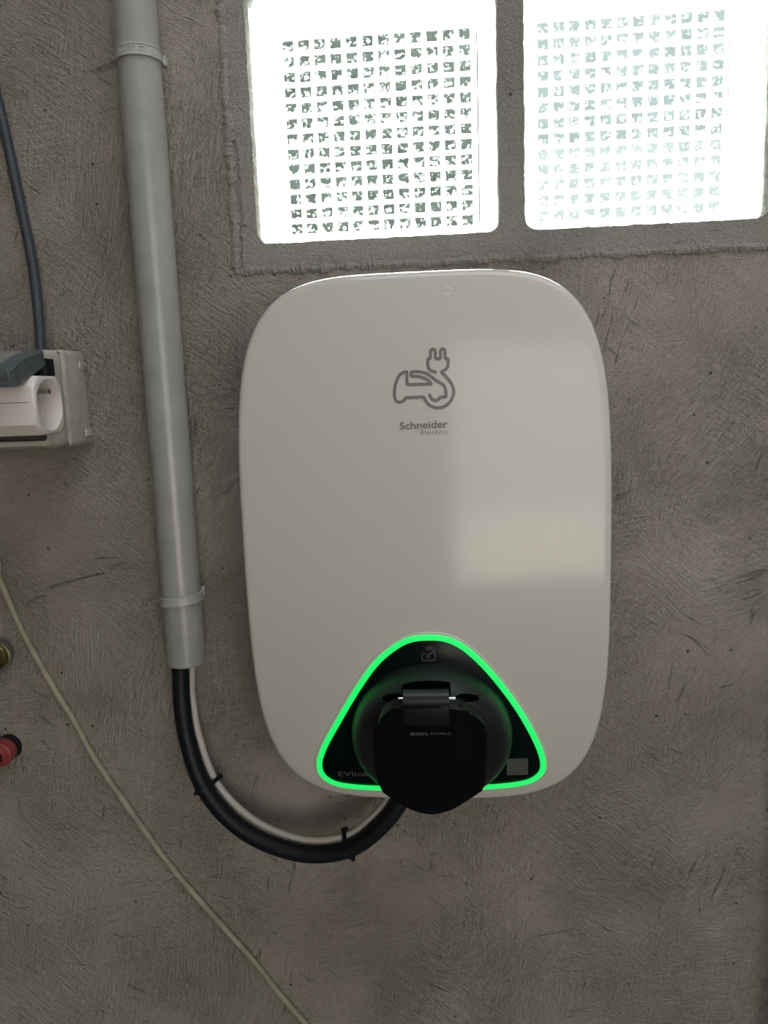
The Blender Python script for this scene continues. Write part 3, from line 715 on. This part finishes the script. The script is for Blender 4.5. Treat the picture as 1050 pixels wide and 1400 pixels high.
AXR = -0.2840; ay0, ay1, az0, az1 = -0.1035, -0.0615, 1.3765, 1.4185
ad = thing('plug_adaptor', 'white multi-way plug adaptor with an open side socket, plugged into the grey-beige box', 'plug adaptor', (AXR, -0.08, az0))
c_ = 0.0075
octo = [(ay0 + c_, az0), (ay1 - c_, az0), (ay1, az0 + c_), (ay1, az1 - c_), (ay1 - c_, az1), (ay0 + c_, az1), (ay0, az1 - c_), (ay0, az0 + c_)]
bm = bmesh.new(); extrude_poly(bm, [Vector((AXR, y, z)) for y, z in octo], Vector((-0.11, 0, 0)), 0.0022, 3)
abody = obj('body', bm, M_ADAPT, ad, auto=35)
oc = Vector((AXR, (ay0 + ay1) / 2, (az0 + az1) / 2))
bm = bmesh.new(); lathe(bm, [(0, -0.017), (0.0180, -0.017), (0.0186, 0.004), (0, 0.004)], oc, (1, 0, 0), 56); k1 = obj('cut', bm, M_ADAPT, smooth=False)
holes = []
for dz, dy in ((-0.0, 0.0095), (-0.0, -0.0095)):
    bm = bmesh.new(); sweep(bm, [oc + Vector((-0.028, dy, dz)), oc + Vector((-0.012, dy, dz))], 0.0028, 16); holes.append(obj('cut', bm, M_ADAPT, smooth=False))
boolean(abody, [k1] + holes)
bm = bmesh.new(); lathe(bm, [(0, 0), (0.0024, 0), (0.0024, 0.0165), (0.0019, 0.0185), (0, 0.0188)], oc + Vector((-0.017, -0.0015, 0.0095)), (1, 0, 0), 18); obj('earth_pin', bm, M_CHROME, ad, auto=40)['label'] = 'metal earth pin'
for dy in (0.0095, -0.0095):
    bm = bmesh.new(); lathe(bm, [(0, 0.0), (0.0029, 0.0), (0.0029, 0.0004), (0, 0.0004)], oc + Vector((-0.0171, dy, 0)), (1, 0, 0), 16); obj('pin_hole', bm, M_DARK, ad, smooth=False)
bm = bmesh.new(); lathe(bm, [(0.0, 0), (0.019, 0), (0.019, 0.016), (0, 0.016)], (-0.330, -0.0625, (az0 + az1) / 2), (0, 1, 0), 40); obj('plug_nose', bm, M_ADAPT, ad, auto=40)
bm = bmesh.new(); zs = az0 + 0.0235; box(bm, (AXR - 0.109, ay0 - 0.0003, zs - 0.0003), (AXR - 0.004, ay0 + 0.001, zs + 0.0003)); obj('seam', bm, mat('seam_grey', (0.3, 0.26, 0.24), 0.6), ad, smooth=False)

XP = -0.2885
pg = thing('black_plug', 'chunky slate black plug resting on top of the white adaptor', 'plug', at_x(40, 515, XP))
side = [at_x(a, b, XP) for a, b in ((59.5, 477.5), (35, 489), (12, 504.5), (13.5, 517), (18, 529), (25, 529), (45, 513), (64, 501))]
bm = bmesh.new(); extrude_poly(bm, side, Vector((-0.07, 0, 0)), 0.0018, 3); obj('plug_body', bm, M_PLUG, pg, auto=35)
bm = bmesh.new(); box(bm, (-0.345, -0.0745, 1.4185), (XP + 0.0005, -0.0618, 1.4315), 0.001); obj('plug_base', bm, M_RUBBER, pg, auto=35)
tp = [at_x(a, b, XP) for a, b in ((52, 480.5), (22, 496))]
bm = bmesh.new(); d_ = (tp[1] - tp[0]); nn = Vector((1, 0, 0)).cross(d_).normalized()
if nn.z < 0: nn = -nn
extrude_poly(bm, [tp[0] + nn * 0.001 + Vector((-0.012, 0, 0)), tp[1] + nn * 0.001 + Vector((-0.012, 0, 0)), tp[1] + nn * 0.001 + Vector((-0.05, 0, 0)), tp[0] + nn * 0.001 + Vector((-0.05, 0, 0))], -nn * 0.0015)
obj('lit_top', bm, mat('lit_top_grey', (0.30, 0.29, 0.26), 0.5, var=0.3, vscale=200), pg, smooth=False)  # paler sheet: light falling on the plug's top, put into the colour

# ------------------------------------------------------------------ pipe fittings on the left
c = at(-7, 898, -0.013)
bv = thing('brass_fitting', 'round brass fitting with a pale metal rim on the wall beside the cream cable', 'pipe fitting', (c.x, 0, c.z))
bm = bmesh.new(); lathe(bm, [(0, -0.0128), (0.009, -0.0128), (0.0122, -0.004), (0.0122, 0.001), (0.0112, 0.0025), (0.007, 0.0035), (0, 0.004)], c, (0, -1, 0), 40); obj('cap', bm, M_BRASS, bv, auto=40)
bm = bmesh.new(); lathe(bm, [(0.0120, -0.006), (0.0136, -0.006), (0.0142, -0.0035), (0.0136, -0.001), (0.0120, -0.001)], c, (0, -1, 0), 48); obj('rim', bm, M_ZINC, bv, auto=40)
c = at(0, 1031, -0.016)
rv = thing('red_fitting', 'round red plastic fitting with a dark hole on the wall below the brass fitting', 'pipe fitting', (c.x, 0, c.z))
bm = bmesh.new(); lathe(bm, [(0.0062, 0.0075), (0.0085, 0.0085), (0.0098, 0.0070), (0.0100, 0.003), (0.0112, 0.002), (0.0114, -0.008), (0.0062, -0.008), (0.0062, 0.0075)], c, (0, -1, 0), 40); obj('collar', bm, M_RED, rv, auto=40)
bm = bmesh.new(); lathe(bm, [(0, 0.002), (0.0064, 0.002), (0.0064, -0.0158), (0, -0.0158)], c, (0, -1, 0), 32); obj('bore', bm, M_DARK, rv, auto=40)
bm = bmesh.new(); lathe(bm, [(0.006, -0.007), (0.0112, -0.007), (0.0116, -0.0158), (0.006, -0.0158)], c, (0, -1, 0), 40); obj('flange', bm, M_RUBBER, rv, auto=40)
